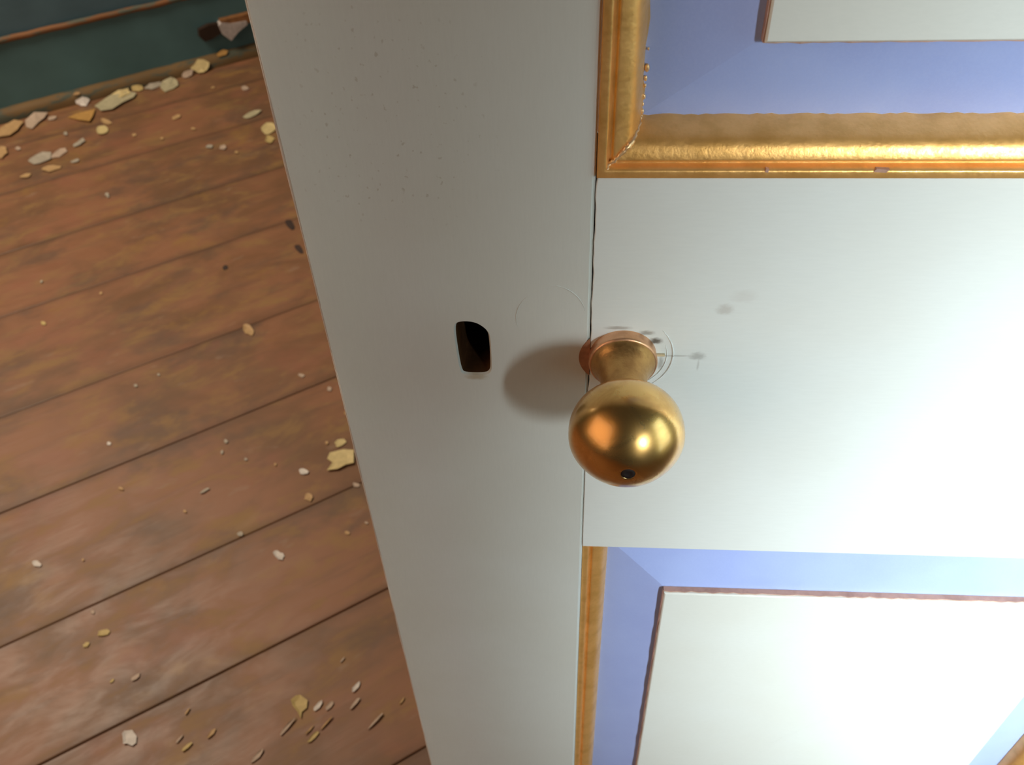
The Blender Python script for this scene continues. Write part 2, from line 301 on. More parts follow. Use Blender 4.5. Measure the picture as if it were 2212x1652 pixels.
('yellow','dull yellow leaf-shaped flake in the scatter beside the bottom of the door',None,[(-3010,1977,0),(-2909,1918,0),(-2899,1830,0),(-2945,1779,0),(-2937,1705,0),(-2992,1777,0),(-3066,1848,0),(-3100,1910,0),(-3055,1962,0)]),
('white','square white flake at the bottom left of the boards',None,[(-4767,1463,0),(-4728,1430,0),(-4707,1354,0),(-4738,1320,0),(-4806,1342,0),(-4844,1335,0),(-4874,1405,0),(-4899,1447,0),(-4886,1479,0),(-4848,1486,0),(-4804,1496,0)]),
('pinkish','tiny pale pink crumb on the boards in front of the skirting','pale pink crumbs in front of the skirting',[(-12056,14126,0),(-12061,14076,0),(-12095,14047,0),(-12176,14109,0),(-12203,14160,0),(-12188,14226,0),(-12113,14198,0)]),
('grey','tiny grey crumb on the boards in front of the skirting','grey crumbs in front of the skirting',[(-11277,14768,0),(-11250,14697,0),(-11311,14707,0),(-11349,14736,0),(-11392,14823,0),(-11385,14886,0),(-11326,14845,0)]),
('tan','tiny tan crumb on the boards in front of the skirting','tan crumbs in front of the skirting',[(-8949,15585,0),(-8940,15502,0),(-9005,15430,0),(-9077,15398,0),(-9132,15509,0),(-9079,15589,0),(-9032,15638,0)]),
('pinkish','tiny pale pink crumb on the boards in front of the skirting','pale pink crumbs in front of the skirting',[(-7715,16893,0),(-7755,16839,0),(-7817,16808,0),(-7893,16884,0),(-7930,16974,0),(-7874,17031,0),(-7794,16986,0)]),
('tan','tiny tan crumb on the boards in front of the skirting','tan crumbs in front of the skirting',[(-9676,14729,0),(-9680,14675,0),(-9698,14638,0),(-9745,14670,0),(-9779,14708,0),(-9771,14772,0),(-9703,14776,0)]),
('tan','tiny tan crumb on the boards in front of the skirting','tan crumbs in front of the skirting',[(-8412,14992,0),(-8404,14945,0),(-8462,14930,0),(-8506,14959,0),(-8534,15020,0),(-8497,15060,0),(-8440,15027,0)]),
('grey','tiny grey crumb on the boards in front of the skirting','grey crumbs in front of the skirting',[(-10533,13649,0),(-10531,13584,0),(-10593,13538,0),(-10649,13541,0),(-10710,13586,0),(-10660,13668,0),(-10591,13718,0)]),
('grey','tiny grey crumb on the boards in front of the skirting','grey crumbs in front of the skirting',[(-9352,12323,0),(-9341,12262,0),(-9383,12270,0),(-9422,12288,0),(-9451,12365,0),(-9428,12380,0),(-9391,12373,0)]),
('tan','tiny tan crumb on the boards in front of the skirting','tan crumbs in front of the skirting',[(-11535,16292,213),(-11569,16255,197),(-11624,16219,198),(-11671,16199,212),(-11656,16233,240),(-11625,16265,254),(-11574,16291,243)]),
('tan','tiny tan crumb on the boards in front of the skirting','tan crumbs in front of the skirting',[(-8584,16992,0),(-8572,16939,0),(-8617,16916,0),(-8651,16924,0),(-8672,16979,0),(-8656,17014,0),(-8607,17027,0)]),
('tan','tiny tan crumb on the boards in front of the skirting','tan crumbs in front of the skirting',[(-7152,13972,0),(-7144,13921,0),(-7184,13921,0),(-7220,13934,0),(-7231,13987,0),(-7221,14033,0),(-7174,14014,0)]),
('tan','tiny tan crumb on the boards in front of the skirting','tan crumbs in front of the skirting',[(-8997,14564,0),(-8991,14510,0),(-9028,14519,0),(-9065,14546,0),(-9090,14580,0),(-9068,14618,0),(-9024,14609,0)]),
('yellow','tiny yellowish speck on the open middle of the floorboards',None,[(-8952,8394,0),(-8915,8381,0),(-8877,8327,0),(-8896,8306,0),(-8943,8314,0),(-8975,8349,0),(-8995,8398,0)]),
('pinkish','tiny pale pink speck on the open middle of the floorboards','pale pink specks on the middle floorboards',[(-4215,7223,0),(-4148,7196,0),(-4155,7167,0),(-4177,7130,0),(-4220,7156,0),(-4258,7189,0),(-4249,7221,0)]),
('pinkish','tiny pale pink speck on the open middle of the floorboards','pale pink specks on the middle floorboards',[(-3660,6860,0),(-3685,6848,0),(-3720,6860,0),(-3731,6914,0),(-3725,6943,0),(-3688,6939,0),(-3663,6907,0)]),
('grey','tiny grey speck on the open middle of the floorboards','grey specks on the middle floorboards',[(-6744,6894,0),(-6747,6868,0),(-6776,6865,0),(-6799,6884,0),(-6814,6915,0),(-6799,6933,0),(-6774,6930,0)]),
('tan','tiny tan speck on the open middle of the floorboards','tan specks on the middle floorboards',[(-3481,5799,0),(-3486,5771,0),(-3500,5760,0),(-3522,5783,0),(-3533,5817,0),(-3517,5827,0),(-3499,5821,0)]),
('white','tiny white speck on the open middle of the floorboards',None,[(-6740,5726,0),(-6705,5705,0),(-6698,5674,0),(-6715,5661,0),(-6751,5668,0),(-6764,5698,0),(-6765,5724,0)]),
('pinkish','tiny pale pink speck on the open middle of the floorboards','pale pink specks on the middle floorboards',[(-2930,5063,0),(-2884,5049,0),(-2880,5012,0),(-2902,4991,0),(-2958,5000,0),(-2977,5039,0),(-2979,5072,0)]),
('tan','tiny tan speck on the open middle of the floorboards','tan specks on the middle floorboards',[(-6237,4897,0),(-6196,4863,0),(-6190,4839,0),(-6219,4842,0),(-6261,4857,0),(-6277,4886,0),(-6268,4904,0)]),
('grey','tiny grey speck on the open middle of the floorboards','grey specks on the middle floorboards',[(-4989,4919,0),(-4974,4898,0),(-5030,4834,0),(-5073,4813,0),(-5088,4832,0),(-5056,4884,0),(-5005,4925,0)]),
('grey','tiny grey speck on the open middle of the floorboards','grey specks on the middle floorboards',[(-4971,5783,0),(-4970,5750,0),(-5000,5746,0),(-5023,5770,0),(-5034,5806,0),(-5025,5827,0),(-4998,5811,0)]),
('grey','tiny grey speck on the open middle of the floorboards','grey specks on the middle floorboards',[(-4978,5577,0),(-4978,5549,0),(-4992,5532,0),(-5016,5560,0),(-5019,5590,0),(-5015,5609,0),(-4992,5608,0)]),
('grey','tiny grey speck on the open middle of the floorboards','grey specks on the middle floorboards',[(-4585,5450,0),(-4593,5431,0),(-4612,5426,0),(-4627,5433,0),(-4636,5458,0),(-4629,5479,0),(-4605,5470,0)]),
('tan','tiny tan speck on the open middle of the floorboards','tan specks on the middle floorboards',[(-3326,6425,0),(-3299,6402,0),(-3307,6370,0),(-3322,6350,0),(-3363,6375,0),(-3367,6406,0),(-3363,6432,0)]),
('grey','tiny grey speck on the open middle of the floorboards','grey specks on the middle floorboards',[(-9317,12254,0),(-9312,12215,0),(-9335,12203,0),(-9362,12225,0),(-9379,12271,0),(-9368,12298,0),(-9347,12304,0)]),
('grey','tiny grey speck on the open middle of the floorboards','grey specks on the middle floorboards',[(-9461,9493,0),(-9461,9458,0),(-9470,9445,0),(-9501,9468,0),(-9512,9504,0),(-9507,9521,0),(-9488,9527,0)]),
('tan','tiny tan speck on the open middle of the floorboards','tan specks on the middle floorboards',[(-8226,9171,0),(-8223,9145,0),(-8253,9138,0),(-8281,9160,0),(-8287,9186,0),(-8278,9204,0),(-8254,9210,0)]),
('grey','tiny grey speck on the open middle of the floorboards','grey specks on the middle floorboards',[(-6471,7151,0),(-6478,7129,0),(-6492,7122,0),(-6515,7140,0),(-6524,7164,0),(-6509,7179,0),(-6491,7170,0)]),
('tan','tiny tan speck on the open middle of the floorboards','tan specks on the middle floorboards',[(-4142,5369,0),(-4139,5342,0),(-4159,5344,0),(-4174,5359,0),(-4184,5377,0),(-4170,5394,0),(-4149,5391,0)]),
('grey','tiny grey speck on the lower left floorboards',None,[(-4322,4204,0),(-4289,4167,0),(-4290,4132,0),(-4322,4125,0),(-4352,4136,0),(-4376,4172,0),(-4353,4192,0)]),
('tan','tiny tan speck on the lower left floorboards','tan specks on the lower left floorboards',[(-2898,4256,0),(-2868,4229,0),(-2863,4211,0),(-2882,4195,0),(-2920,4209,0),(-2936,4231,0),(-2931,4255,0)]),
('pinkish','tiny pale pink speck on the lower left floorboards','pale pink specks on the lower left floorboards',[(-5850,2962,0),(-5831,2945,0),(-5825,2913,0),(-5845,2914,0),(-5865,2923,0),(-5889,2949,0),(-5879,2965,0)]),
('pinkish','tiny pale pink speck on the lower left floorboards','pale pink specks on the lower left floorboards',[(-2668,4416,0),(-2654,4403,0),(-2649,4383,0),(-2661,4374,0),(-2682,4382,0),(-2702,4402,0),(-2692,4417,0)]),
('yellow','tiny yellowish speck on the lower left floorboards',None,[(-5247,2046,0),(-5267,2031,0),(-5277,2036,0),(-5280,2057,0),(-5262,2082,0),(-5243,2085,0),(-5238,2070,0)]),
('tan','tiny tan speck on the lower left floorboards','tan specks on the lower left floorboards',[(-5191,4525,0),(-5178,4513,0),(-5165,4485,0),(-5183,4484,0),(-5212,4496,0),(-5222,4517,0),(-5219,4537,0)]),
('tan','tiny tan speck on the lower left floorboards','tan specks on the lower left floorboards',[(-6271,3691,0),(-6274,3676,0),(-6285,3669,0),(-6298,3677,0),(-6309,3696,0),(-6302,3712,0),(-6286,3704,0)]),
('white','narrow white paint sliver scattered beside the bottom of the door','white paint slivers beside the bottom of the door',[(-2756,1833,0),(-2798,1798,0),(-2818,1808,0),(-2820,1835,0),(-2782,1899,0),(-2745,1926,0),(-2735,1890,0)]),
('pinkish','narrow pale pink paint sliver scattered beside the bottom of the door','pale pink paint slivers beside the bottom of the door',[(-2624,1848,0),(-2665,1809,0),(-2682,1819,0),(-2689,1848,0),(-2649,1909,0),(-2621,1920,0),(-2606,1895,0)]),
('white','narrow white paint sliver scattered beside the bottom of the door','white paint slivers beside the bottom of the door',[(-2356,2096,0),(-2399,2040,0),(-2419,2037,0),(-2426,2086,0),(-2393,2136,0),(-2359,2173,0),(-2347,2144,0)]),
('pinkish','narrow pale pink paint sliver scattered beside the bottom of the door','pale pink paint slivers beside the bottom of the door',[(-2341,1902,0),(-2385,1842,0),(-2408,1835,0),(-2394,1888,0),(-2351,1963,0),(-2324,1974,0),(-2313,1960,0)]),
('pinkish','narrow pale pink paint sliver scattered beside the bottom of the door','pale pink paint slivers beside the bottom of the door',[(-2074,1713,0),(-2124,1651,0),(-2166,1612,0),(-2129,1686,0),(-2074,1764,0),(-2032,1808,0),(-2026,1788,0)]),
('pinkish','narrow pale pink paint sliver scattered beside the bottom of the door','pale pink paint slivers beside the bottom of the door',[(-3060,1579,0),(-3115,1504,0),(-3128,1515,0),(-3115,1570,0),(-3047,1671,0),(-2999,1717,0),(-3009,1673,0)]),
('yellow','narrow yellowish paint sliver scattered beside the bottom of the door','yellowish paint slivers beside the bottom of the door',[(-2730,1495,0),(-2770,1451,0),(-2807,1442,0),(-2786,1495,0),(-2754,1547,0),(-2716,1573,0),(-2698,1555,0)]),
('tan','narrow tan paint sliver scattered beside the bottom of the door','tan paint slivers beside the bottom of the door',[(-3872,1492,0),(-3906,1450,0),(-3932,1439,0),(-3928,1479,0),(-3908,1533,0),(-3873,1556,0),(-3863,1541,0)]),
('yellow','narrow yellowish paint sliver scattered beside the bottom of the door','yellowish paint slivers beside the bottom of the door',[(-4110,1321,0),(-4148,1286,0),(-4169,1292,0),(-4165,1321,0),(-4129,1367,0),(-4091,1392,0),(-4077,1378,0)]),
('pinkish','narrow pale pink paint sliver scattered beside the bottom of the door','pale pink paint slivers beside the bottom of the door',[(-4227,1413,0),(-4247,1378,0),(-4263,1372,0),(-4263,1401,0),(-4240,1441,0),(-4217,1472,0),(-4212,1446,0)]),
('pinkish','narrow pale pink paint sliver scattered beside the bottom of the door','pale pink paint slivers beside the bottom of the door',[(-3292,1259,0),(-3337,1215,0),(-3371,1194,0),(-3357,1257,0),(-3321,1312,0),(-3278,1354,0),(-3270,1319,0)]),
('tan','narrow tan paint sliver scattered beside the bottom of the door','tan paint slivers beside the bottom of the door',[(-1827,1945,0),(-1850,1920,0),(-1862,1921,0),(-1856,1950,0),(-1832,1988,0),(-1815,2003,0),(-1811,1988,0)]),
('tan','narrow tan paint sliver scattered beside the bottom of the door','tan paint slivers beside the bottom of the door',[(-2801,1578,0),(-2833,1539,0),(-2851,1527,0),(-2841,1558,0),(-2809,1605,0),(-2778,1637,0),(-2778,1624,0)]),
('tan','narrow tan paint sliver scattered beside the bottom of the door','tan paint slivers beside the bottom of the door',[(-4243,1722,0),(-4257,1693,0),(-4267,1701,0),(-4274,1710,0),(-4255,1758,0),(-4243,1772,0),(-4231,1773,0)]),
('tan','narrow tan paint sliver scattered beside the bottom of the door','tan paint slivers beside the bottom of the door',[(-2628,1665,0),(-2675,1599,0),(-2691,1590,0),(-2668,1644,0),(-2622,1714,0),(-2587,1748,0),(-2591,1726,0)]),
('pinkish','narrow pale pink paint sliver scattered beside the bottom of the door','pale pink paint slivers beside the bottom of the door',[(-2600,2424,0),(-2622,2394,0),(-2631,2401,0),(-2626,2422,0),(-2610,2450,0),(-2595,2464,0),(-2588,2456,0)]),
]
KNOTS=[
[(-5266,11134),(-5307,11127),(-5405,11230),(-5491,11365),(-5498,11447),(-5451,11465),(-5406,11463),(-5346,11383),(-5261,11212)],
[(-4911,10382),(-4972,10393),(-5040,10469),(-5099,10540),(-5130,10624),(-5097,10655),(-5042,10648),(-4985,10571),(-4933,10471)],
[(-6194,9942),(-6194,9901),(-6216,9887),(-6252,9876),(-6291,9924),(-6293,9965),(-6289,10006),(-6252,10023),(-6221,10004)],
]
FLAT_CRACK=[(0.00805, 0.7952), (0.00782, 0.7885), (0.00777, 0.7853), (0.00796, 0.7794), (0.00788, 0.7719), (0.00789, 0.764), (0.00789, 0.7559), (0.00781, 0.7474), (0.00739, 0.7387), (0.00734, 0.7341), (0.00705, 0.7291), (0.00702, 0.7201), (0.0071, 0.7102), (0.00702, 0.6836), (0.00713, 0.6541), (0.00726, 0.6209), (0.00744, 0.5922)]

# ------------------------------------------------------------------ floor and the far wall (turned 34 degrees to the door)
ROT = math.radians(34)
bm = bmesh.new(); box(bm, -2.2, 2.0, -1.6, 2.06, -.05, -.024)
floor = obj('floor', bm, m_dark, kind='structure'); floor.rotation_euler = (0, 0, ROT)
seams = [-1.58, -1.37, -1.17, -.98, -.78, -.59, -.38, -.19, .005, .205, .408, .582, .7995, .995, 1.252, 1.45, 1.675, 1.87, 2.05]
for i, (a, b) in enumerate(zip(seams, seams[1:])):
    bm = bmesh.new(); g = .0002+.0004*random.random(); dz = -.0006*random.random()
    box(bm, -2.2, 2.0, a+g, b-g, -.024, dz, .0016)
    obj('plank', bm, m_floor, floor)
for p in KNOTS:
    bm = bmesh.new(); top = [bm.verts.new((x*1e-4, y*1e-4, .0004)) for x, y in p]; bot = [bm.verts.new((x*1e-4, y*1e-4, -.002)) for x, y in p]
    bm.faces.new(top)
    for i in range(len(p)): bm.faces.new([bot[i], bot[(i+1) % len(p)], top[(i+1) % len(p)], top[i]])
    bmesh.ops.recalc_face_normals(bm, faces=bm.faces)
    bm.transform(Matrix.Rotation(-ROT, 4, 'Z'))
    obj('knot', bm, plain('dark_wood_knot', (.06, .036, .028), .6), floor, label='dark knot in a floorboard by the door edge')
bm = bmesh.new(); box(bm, -2.2, 2.0, 2.022, 2.16, -.02, 2.5)
wall = obj('wall_back', bm, m_wall, kind='structure'); wall.rotation_euler = (0, 0, ROT)
base = empty('baseboard_back', rz=ROT); base['kind'] = 'structure'
bm = bmesh.new(); box(bm, -2.2, 2.0, 2.013, 2.023, .0, .166, .001)
obj('skirting_board', bm, m_green, base)
bm = bmesh.new()
N = 160; prof = [(.010, -.005), (.004, -.0052), (.001, -.003), (.000, 0), (.001, .003), (.004, .0052), (.010, .005)]
rs = []
for i in range(N+1):
    x = -2.2+4.2*i/N; j = random.uniform(-.0008, .0008)
    rs.append([bm.verts.new((x, 2.006+p[0]+j, .170+p[1]*1.15+j)) for p in prof])
for a, b in zip(rs, rs[1:]):
    for k in range(len(prof)-1): bm.faces.new([a[k], b[k], b[k+1], a[k+1]])
obj('bead_moulding', bm, m_bead, base, True)
bm = bmesh.new(); rs = []
prof = [(1.993, .0), (1.9935, .010), (1.997, .019), (2.005, .0255), (2.014, .0275)]
for i in range(N+1):
    x = -2.2+4.2*i/N; j = random.uniform(-.001, .001)
    rs.append([bm.verts.new((x, p[0]+j, max(0, p[1]+j))) for p in prof])
for a, b in zip(rs, rs[1:]):
    for k in range(len(prof)-1): bm.faces.new([a[k], b[k], b[k+1], a[k+1]])
obj('shoe_moulding', bm, m_shoe, base, True)
# broken block fixed to the skirting
blk = empty('broken_wood_block', (2.0*-math.sin(ROT)+.345*math.cos(ROT), 2.0*math.cos(ROT)+.345*math.sin(ROT), .075), ROT)
blk['label'] = 'small broken wood block with a chipped white face stuck to the green skirting'; blk['category'] = 'wood block'
bm = bmesh.new()
def slab(bm, pts, y0, y1):
    a = [bm.verts.new((x, y0, z)) for x, z in pts]; b = [bm.verts.new((x, y1, z)) for x, z in pts]
    bm.faces.new(a); bm.faces.new(b[::-1])
    for i in range(len(pts)): bm.faces.new([a[i], b[i], b[(i+1) % len(pts)], a[(i+1) % len(pts)]])
    bmesh.ops.recalc_face_normals(bm, faces=bm.faces)
slab(bm, [(-.034, .006), (.06, .012), (.06, .031), (-.030, .031)], -.006, .0131); obj('block_body', bm, m_brownwood, blk)
bm = bmesh.new(); slab(bm, [(-.038, .022), (-.034, -.001), (-.018, -.020), (.004, -.004), (.030, .008), (.030, .017), (-.01, .020), (-.030, .027)], -.0085, .0131); obj('chipped_face', bm, m_patch, blk, label='dirty white chipped face')
bm = bmesh.new(); slab(bm, [(-.085, .020), (-.088, .004), (-.078, -.010), (-.060, -.008), (-.036, .000), (-.036, .024), (-.060, .026)], -.001, .0131); obj('dark_end', bm, m_tar, blk, label='blackened end')
# ------------------------------------------------------------------ the door
door = empty('cupboard_door', (.16, 0, .012))
door['label'] = 'pale grey panelled cupboard door with gold mouldings, blue panel borders and a brass knob'
door['category'] = 'door'
def dpart(name, bm, mat, smooth=False, parent=None, **k):
    if parent is None:
        bm.transform(Matrix.Translation((-.16, 0, -.012))); return obj(name, bm, mat, door, smooth, **k)
    bm.transform(Matrix.Translation((-.16, 0, -.012))); return obj(name, bm, mat, parent, smooth, **k)
# keep the paint materials in door coordinates: shift the stains' frame instead of the paint
X0, X1, ZB, ZT = -.0945, .412, .012, 1.47
JX, OX1 = .0074, .312
kh = [(-.0430, .7090), (-.0415, .7073), (-.0335, .7073), (-.0316, .7090), (-.0312, .7125), (-.0310, .7270), (-.0318, .7300), (-.0345, .7330), (-.0375, .7343), (-.0420, .7342), (-.0436, .7325), (-.0437, .7250)]
def chaikin(L, k=2):
    for _ in range(k):
        L = [q for a, b in zip(L, L[1:]+L[:1]) for q in ((a[0]*.75+b[0]*.25, a[1]*.75+b[1]*.25), (a[0]*.25+b[0]*.75, a[1]*.25+b[1]*.75))]
    return L
kh = chaikin(kh)
bm = plate([(X0, ZB), (JX, ZB), (JX, ZT), (X0, ZT)], [kh], 0, .030, .0012, .0285)
dpart('stile', bm, [m_stile, m_hole], label='wide left stile with an empty keyhole')
bm = plate([(OX1+.001, ZB), (X1, ZB), (X1, ZT), (OX1+.001, ZT)], [], 0, .030, .0012); dpart('stile', bm, m_stile)
# worn free edge of the left stile
bm = bmesh.new(); tube(bm, [(X0+.0006, .0006+.0001*random.random(), ZB+(ZT-ZB)*i/240) for i in range(241)], lambda t: .0004+.0003*math.sin(t*90)*math.sin(t*31), 6)
dpart('worn_edge', bm, m_worn, True, label='rubbed pinkish edge of the paint')
L = [(x, z) for x, z in FLAT_CRACK]
left = [(max(JX+.00012, x+.0001+(.00022 if z > .72 else 0.0)), z) for x, z in L]
zt, zb = .7965, .5915
left = [(JX+.0007, zt)]+[(JX+.00005+(.00024 if z > .700 else .0)+.00028*(math.sin(z*700)*.5+math.sin(z*260)*.5)*(1 if z > .7 else .12), z) for z in [zt-.003-.0045*k for k in range(44)] if z > zb+.002]+[(JX+.0002, zb)]
outer = left+[(OX1, zb), (OX1, zt)]
bm = plate(outer, [], .0000, .030, .00025); dpart('rail', bm, m_rail)
bm = bmesh.new(); box(bm, JX-.003, JX+.004, .004, .029, zb, zt); dpart('crack_shade_strip', bm, m_black)  # black strip added behind the joint, its colour stands for shade in the crack
for a, b in ((ZB, .12), (1.36, ZT)):
    bm = plate([(JX+.0003, a), (OX1, a), (OX1, b), (JX+.0003, b)], [], 0, .030, .0004); dpart('rail', bm, m_rail)
PROF = spline([(0, .0030), (.0000, -.0006), (.0004, -.0011), (.0022, -.0012)], 2)+spline([(.0027, -.0011), (.0031, -.0005), (.0036, .0012), (.0041, .0020)], 3)+spline([(.0046, .0017), (.0051, .0010), (.0064, .0012), (.0080, .0018), (.0095, .0026), (.0108, .0038), (.0118, .0055), (.0128, .0082), (.0135, .0112), (.0139, .0145), (.0140, .0175)], 4)
def moulding(x0, x1, z0, z1, side, sink=0):
    """one mitred length of the moulding; side: b t l r"""
    bm = bmesh.new(); n = 120; rows = []
    for i in range(n+1):
        t = i/n; row = []
        for k, (u, y) in enumerate(PROF):
            if side in 'bt': a, b = x0+u, x1-u
            else: a, b = z0+u, z1-u
            s = a+(b-a)*t
            jj = 0
            if k > len(PROF)-8: jj = .00022*math.sin(s*900+math.sin(s*311)*2)+.00016*math.sin(s*2300)
            if side == 'l' and k > len(PROF)-7: jj += .00045*max(0, math.sin(s*1150+1.2*math.sin(s*500)))*(1 if .80 < s < .88 else 0)
            if 3 < k < 8: jj = .00006*math.sin(s*1500)*math.sin(s*430)
            uu = u+jj; y = min(y+sink, .0185)
            row.append(bm.verts.new({'b': (s, y, z0+uu), 't': (s, y, z1-uu), 'l': (x0+uu, y, s), 'r': (x1-uu, y, s)}[side]))
        rows.append(row)
    for a, b in zip(rows, rows[1:]):
        for k in range(len(PROF)-1): bm.faces.new([a[k], b[k], b[k+1], a[k+1]])
    bmesh.ops.recalc_face_normals(bm, faces=bm.faces)
    c = bm.faces[:] if False else None
    dpart('moulding', bm, m_gold, True)
def paint_ridge(x, z, sx, sz):
    pts = []
    P2 = PROF[10:-3]
    for i, (u, y) in enumerate(P2):
        pts.append((x+sx*(u+.0002*math.sin(i*1.7)), y-.0004, z+sz*(u+.0002*math.cos(i*2.3))))
    bm = bmesh.new(); tube(bm, pts, lambda t: .0004+.0007*math.sin(math.pi*min(1, t*1.1))*(.7+.3*math.sin(t*14)), 8)
    dpart('paint_ridge', bm, m_ridge, True, label='raised ridge of gold paint in the mitre')
def panel(x0, x1, z0, z1, bl, br, bb, bt, label, sink=0):
    for s in 'btlr': moulding(x0, x1, z0, z1, s, sink)
    w = .0138
    i0 = (x0+w, x1-w, z0+w, z1-w); i1 = (x0+.0142+bl, x1-.0142-br, z0+.0142+bb, z1-.0142-bt)
    YB, YS, YF = .0152, .0085, .0043
    def loop(bm, r, y): return [bm.verts.new(p) for p in ((r[0], y, r[2]), (r[1], y, r[2]), (r[1], y, r[3]), (r[0], y, r[3]))]
    bm = bmesh.new(); e = .0003
    f = (i1[0]+e, i1[1]-e, i1[2]+e, i1[3]-e); f2 = (f[0]+e*2, f[1]-e*2, f[2]+e*2, f[3]-e*2)
    a = loop(bm, f, YF+.0006); b = loop(bm, f2, YF); c = loop(bm, f, .020)
    bm.faces.new(b); bm.faces.new(c[::-1])
    for p, q in ((a, b), (c, a)):
        for k in range(4): bm.faces.new([p[k], p[(k+1) % 4], q[(k+1) % 4], q[k]])
    bmesh.ops.recalc_face_normals(bm, faces=bm.faces)
    fo = dpart('panel', bm, m_field, label=label)
    bm = bmesh.new(); g = (i0[0]-.003, i0[1]+.003, i0[2]-.003, i0[3]+.003)
    a = loop(bm, g, YB+.0004); b = loop(bm, i1, YS); c = loop(bm, g, .024); d = loop(bm, i1, .024)
    for p, q in ((a, b), (c, a), (b, d)):
        for k in range(4): bm.faces.new([p[k], p[(k+1) % 4], q[(k+1) % 4], q[k]])
    for k in range(4): bm.faces.new([c[k], d[k], d[(k+1) % 4], c[(k+1) % 4]])
    bmesh.ops.recalc_face_normals(bm, faces=bm.faces)
    dpart('panel_border', bm, m_blue, parent=fo, label='periwinkle blue bevelled border')
    bm = bmesh.new(); n = 60
    # dull gold line painted round the step of the raised field
    def side(p0, p1):
        r0, r1, r2 = [], [], []
        for i in range(n+1):
            t = i/n; x = p0[0]+(p1[0]-p0[0])*t; z = p0[1]+(p1[1]-p0[1])*t
            j = .0003*math.sin(x*900+z*1300)+.0002*math.sin((x+z)*3100)
            dx, dz = (p1[1]-p0[1]), -(p1[0]-p0[0]); ln = math.hypot(dx, dz); dx, dz = dx/ln, dz/ln
            o = .00025
            r0.append(bm.verts.new((x+dx*o, YS-.0001, z+dz*o))); r1.append(bm.verts.new((x+dx*o, YF+.0012+j, z+dz*o))); r2.append(bm.verts.new((x-dx*e*1.2, YF+.0012+j, z-dz*e*1.2)))
        for i in range(n):
            bm.faces.new([r0[i], r0[i+1], r1[i+1], r1[i]]); bm.faces.new([r1[i], r1[i+1], r2[i+1], r2[i]])
    cs = [(i1[0], i1[2]), (i1[1], i1[2]), (i1[1], i1[3]), (i1[0], i1[3])]
    for k in range(4): side(cs[k], cs[(k+1) % 4])
    dpart('panel_step', bm, m_step, parent=fo, label='dull gold painted edge of the raised field')
panel(.0077, OX1, .7970, 1.36, .0328, .028, .0270, .028, 'upper off-white raised field')
panel(.0077, OX1, .12, .5910, .0291, .028, .028, .0316, 'lower off-white raised field', .0052)
paint_ridge(.0077, .7970, 1, 1)
for x, z, s in ((.0224, .8270, .0010), (.0222, .8236, .0007), (.0222, .8212, .0005), (.0221, .8175, .0007), (.0219, .8150, .0005), (.0219, .8125, .0007), (.0218, .8105, .0006), (.0224, .8330, .0004)):
    bm = bmesh.new(); bmesh.ops.create_uvsphere(bm, u_segments=12, v_segments=8, radius=s)
    bm.transform(Matrix.Translation((x, .0138, z)) @ Matrix.Diagonal((.8, .8, 1.35, 1))); dpart('paint_bead', bm, m_ridge, True)
# chips in the thin bead of the upper moulding
for x, s in ((.0612, .0006), (.0965, .0024)):
    bm = bmesh.new(); slab(bm, [(x-s, .7995), (x+s*.6, .7992), (x+s, .8003), (x-s*.7, .8006)], -.00135, .0); dpart('bead_chip', bm, m_step)
# ------------------------------------------------------------------ the knob
KX, KZ = .0202, .7184
prof = spline([(.0262, .0122), (.0285, .0155), (.0315, .0181), (.0355, .0198), (.0400, .0204), (.0445, .0200), (.0485, .0181), (.0520, .0153), (.0550, .0119), (.0572, .0081), (.0584, .0049), (.0589, .0027)], 4)
bm = bmesh.new(); lathe(bm, [(.0265, .008)]+prof+[(.0585, .0022), (.0560, .0021), (.0558, 0)], KX, KZ, 96)
bmesh.ops.recalc_face_normals(bm, faces=bm.faces)
knob = dpart('knob', bm, m_brass, True, label='worn brass knob with a rounded, pointed face')
bm = bmesh.new(); lathe(bm, spline([(.0035, .0122), (.0048, .0124), (.0062, .0118), (.0085, .0104), (.0120, .0091), (.0170, .0084), (.0215, .0086), (.0245, .0098), (.0268, .0125)], 4), KX, KZ, 96)
bmesh.ops.recalc_face_normals(bm, faces=bm.faces)
dpart('neck', bm, m_neck, True, parent=knob, label='flared brownish neck')
bm = bmesh.new(); lathe(bm, [(-.001, .0128), (.0030, .0130), (.0042, .0131), (.0048, .0129), (.0052, .0124), (.0052, .0112)], KX, KZ, 96)
bmesh.ops.recalc_face_normals(bm, faces=bm.faces)
dpart('collar', bm, m_copper, True, parent=knob, label='copper-coloured collar against the door')
bm = bmesh.new(); lathe(bm, [(.0550, .0023), (.05885, .0023), (.0587, .0012), (.0580, 0)], KX, KZ, 24)
bmesh.ops.recalc_face_normals(bm, faces=bm.faces)
dpart('screw_hole', bm, m_black, True, parent=knob, label='dark screw hole at the tip')
# bare crescent left by a larger rose, on the stile side
def sector(r0, r1, a0, a1, y, n=24, jit=0, th=.0004):
    bm = bmesh.new(); A, B, C_, D_ = [], [], [], []
    for i in range(n+1):
        a = math.radians(a0+(a1-a0)*i/n); j = random.uniform(-jit, jit)
        for lst, r, yy in ((A, r0, y), (B, r1+j, y), (C_, r1+j, y+th), (D_, r0, y+th)): lst.append(bm.verts.new((KX+r*math.cos(a), yy, KZ+r*math.sin(a))))
    for i in range(n):
        for P, Q in ((A, B), (B, C_), (C_, D_), (D_, A)): bm.faces.new([P[i], P[i+1], Q[i+1], Q[i]])
    bm.faces.new([A[0], B[0], C_[0], D_[0]]); bm.faces.new([A[-1], B[-1], C_[-1], D_[-1]])
    bmesh.ops.recalc_face_normals(bm, faces=bm.faces); return bm
bm = bmesh.new(); rr = .0168; pts = []
a1 = math.acos((KX-JX-.0002)/rr)
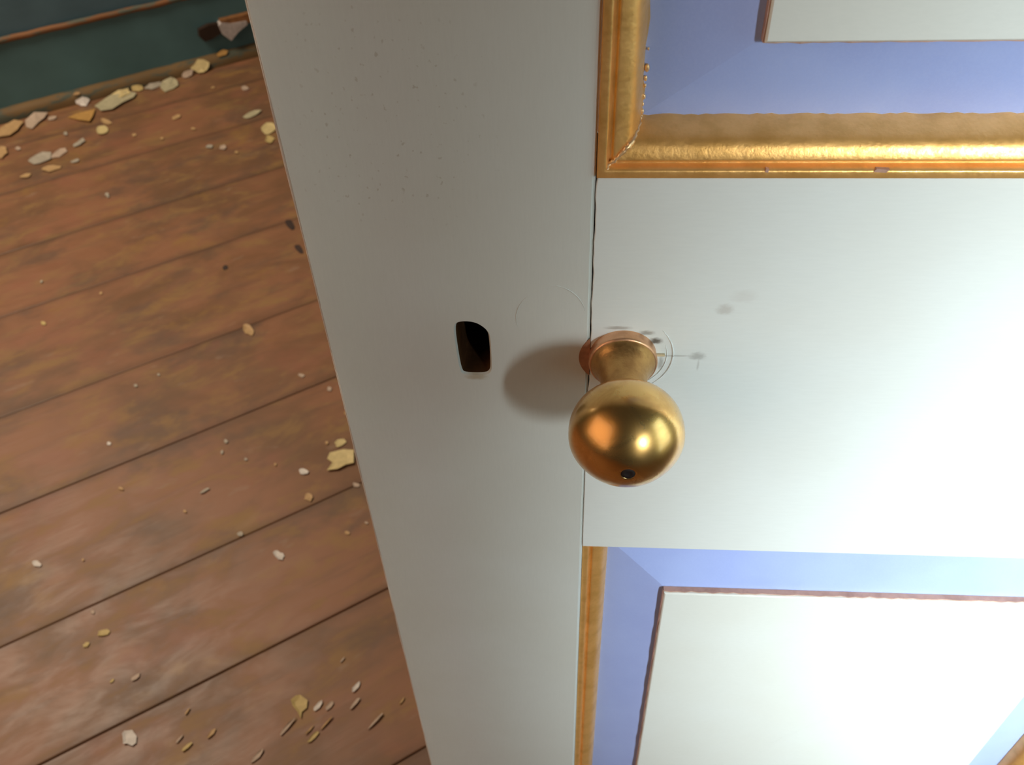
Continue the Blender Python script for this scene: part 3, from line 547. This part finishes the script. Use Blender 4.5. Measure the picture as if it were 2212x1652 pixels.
for i in range(17): a = math.pi-a1+2*a1*i/16; pts.append((KX+rr*math.cos(a), KZ-.0010+rr*.86*math.sin(a)))
slab(bm, pts, -.0003, .0002); dpart('bare_crescent', bm, m_primer, label='bare reddish crescent left of the collar')
def arc(cx, cz, r, a0, a1, rad, mat, name, label, n=48, sz=1):
    bm = bmesh.new(); pts = [(cx+r*math.cos(math.radians(a0+(a1-a0)*i/n)), 0, cz+sz*r*math.sin(math.radians(a0+(a1-a0)*i/n))) for i in range(n+1)]
    tube(bm, pts, lambda t: rad*(.25+.75*math.sin(math.pi*t)), 6); dpart(name, bm, mat, True, label=label)
arc(KX, KZ, .0192, -62, 42, .00045, m_rail, 'paint_ring', 'ring of paint left by an older rose, right of the collar')
arc(KX, KZ, .0168, -70, 20, .00030, m_rail, 'paint_ring', 'ring of paint left by an older rose, right of the collar')
arc(-.0068, .7365, .0125, 15, 100, .00022, m_stile, 'paint_ring', 'faint round ridge under the paint of the stile', sz=1.25)
arc(-.0078, .7365, .0125, 130, 200, .00018, m_stile, 'paint_ring', 'faint round ridge under the paint of the stile', sz=1.1)
bm = bmesh.new(); box(bm, .0325, .0362, -.0012, -.0001, .7192, .7200, .0002); dpart('splinter', bm, m_splinter, label='pale splinter beside the collar')
# ------------------------------------------------------------------ loose paint chips on the boards
for k, (col, label, group, pts) in enumerate(FLAKES):
    P = [Vector((x*1e-4, y*1e-4, z*1e-4)) for x, y, z in pts]; c = sum(P, Vector((0, 0, 0)))/len(P)
    size = max((p-c).length for p in P); th = min(.0016, .0006+size*.02); curl = min(.0035, size*.10)
    D_ = [p-c for p in P]
    bm = bmesh.new()
    mid = [bm.verts.new((d.x*.55, d.y*.55, d.z*.55+th)) for d in D_]
    cur = [curl*(.5+.5*math.sin(k*1.3+i*2*math.pi/len(P))) for i in range(len(P))]
    top = [bm.verts.new((d.x, d.y, d.z+th+q)) for d, q in zip(D_, cur)]
    bot = [bm.verts.new((d.x*.98, d.y*.98, d.z+q)) for d, q in zip(D_, cur)]
    base_ = [bm.verts.new((d.x*.55, d.y*.55, d.z*.55)) for d in D_]
    ctr = bm.verts.new((0, 0, th)); n = len(P)
    for i in range(n):
        j = (i+1) % n
        bm.faces.new([ctr, mid[i], mid[j]]); bm.faces.new([mid[i], top[i], top[j], mid[j]])
        bm.faces.new([top[i], bot[i], bot[j], top[j]]); bm.faces.new([bot[i], base_[i], base_[j], bot[j]])
    bm.faces.new(base_[::-1]); bmesh.ops.recalc_face_normals(bm, faces=bm.faces)
    o = obj('paint_flake', bm, FL[col]); o.location = (c.x, c.y, c.z+.0004+(.0018 if label.startswith('cream flake lying on') else 0))
    o['label'] = label; o['category'] = 'paint chip'
    if group: o['group'] = group
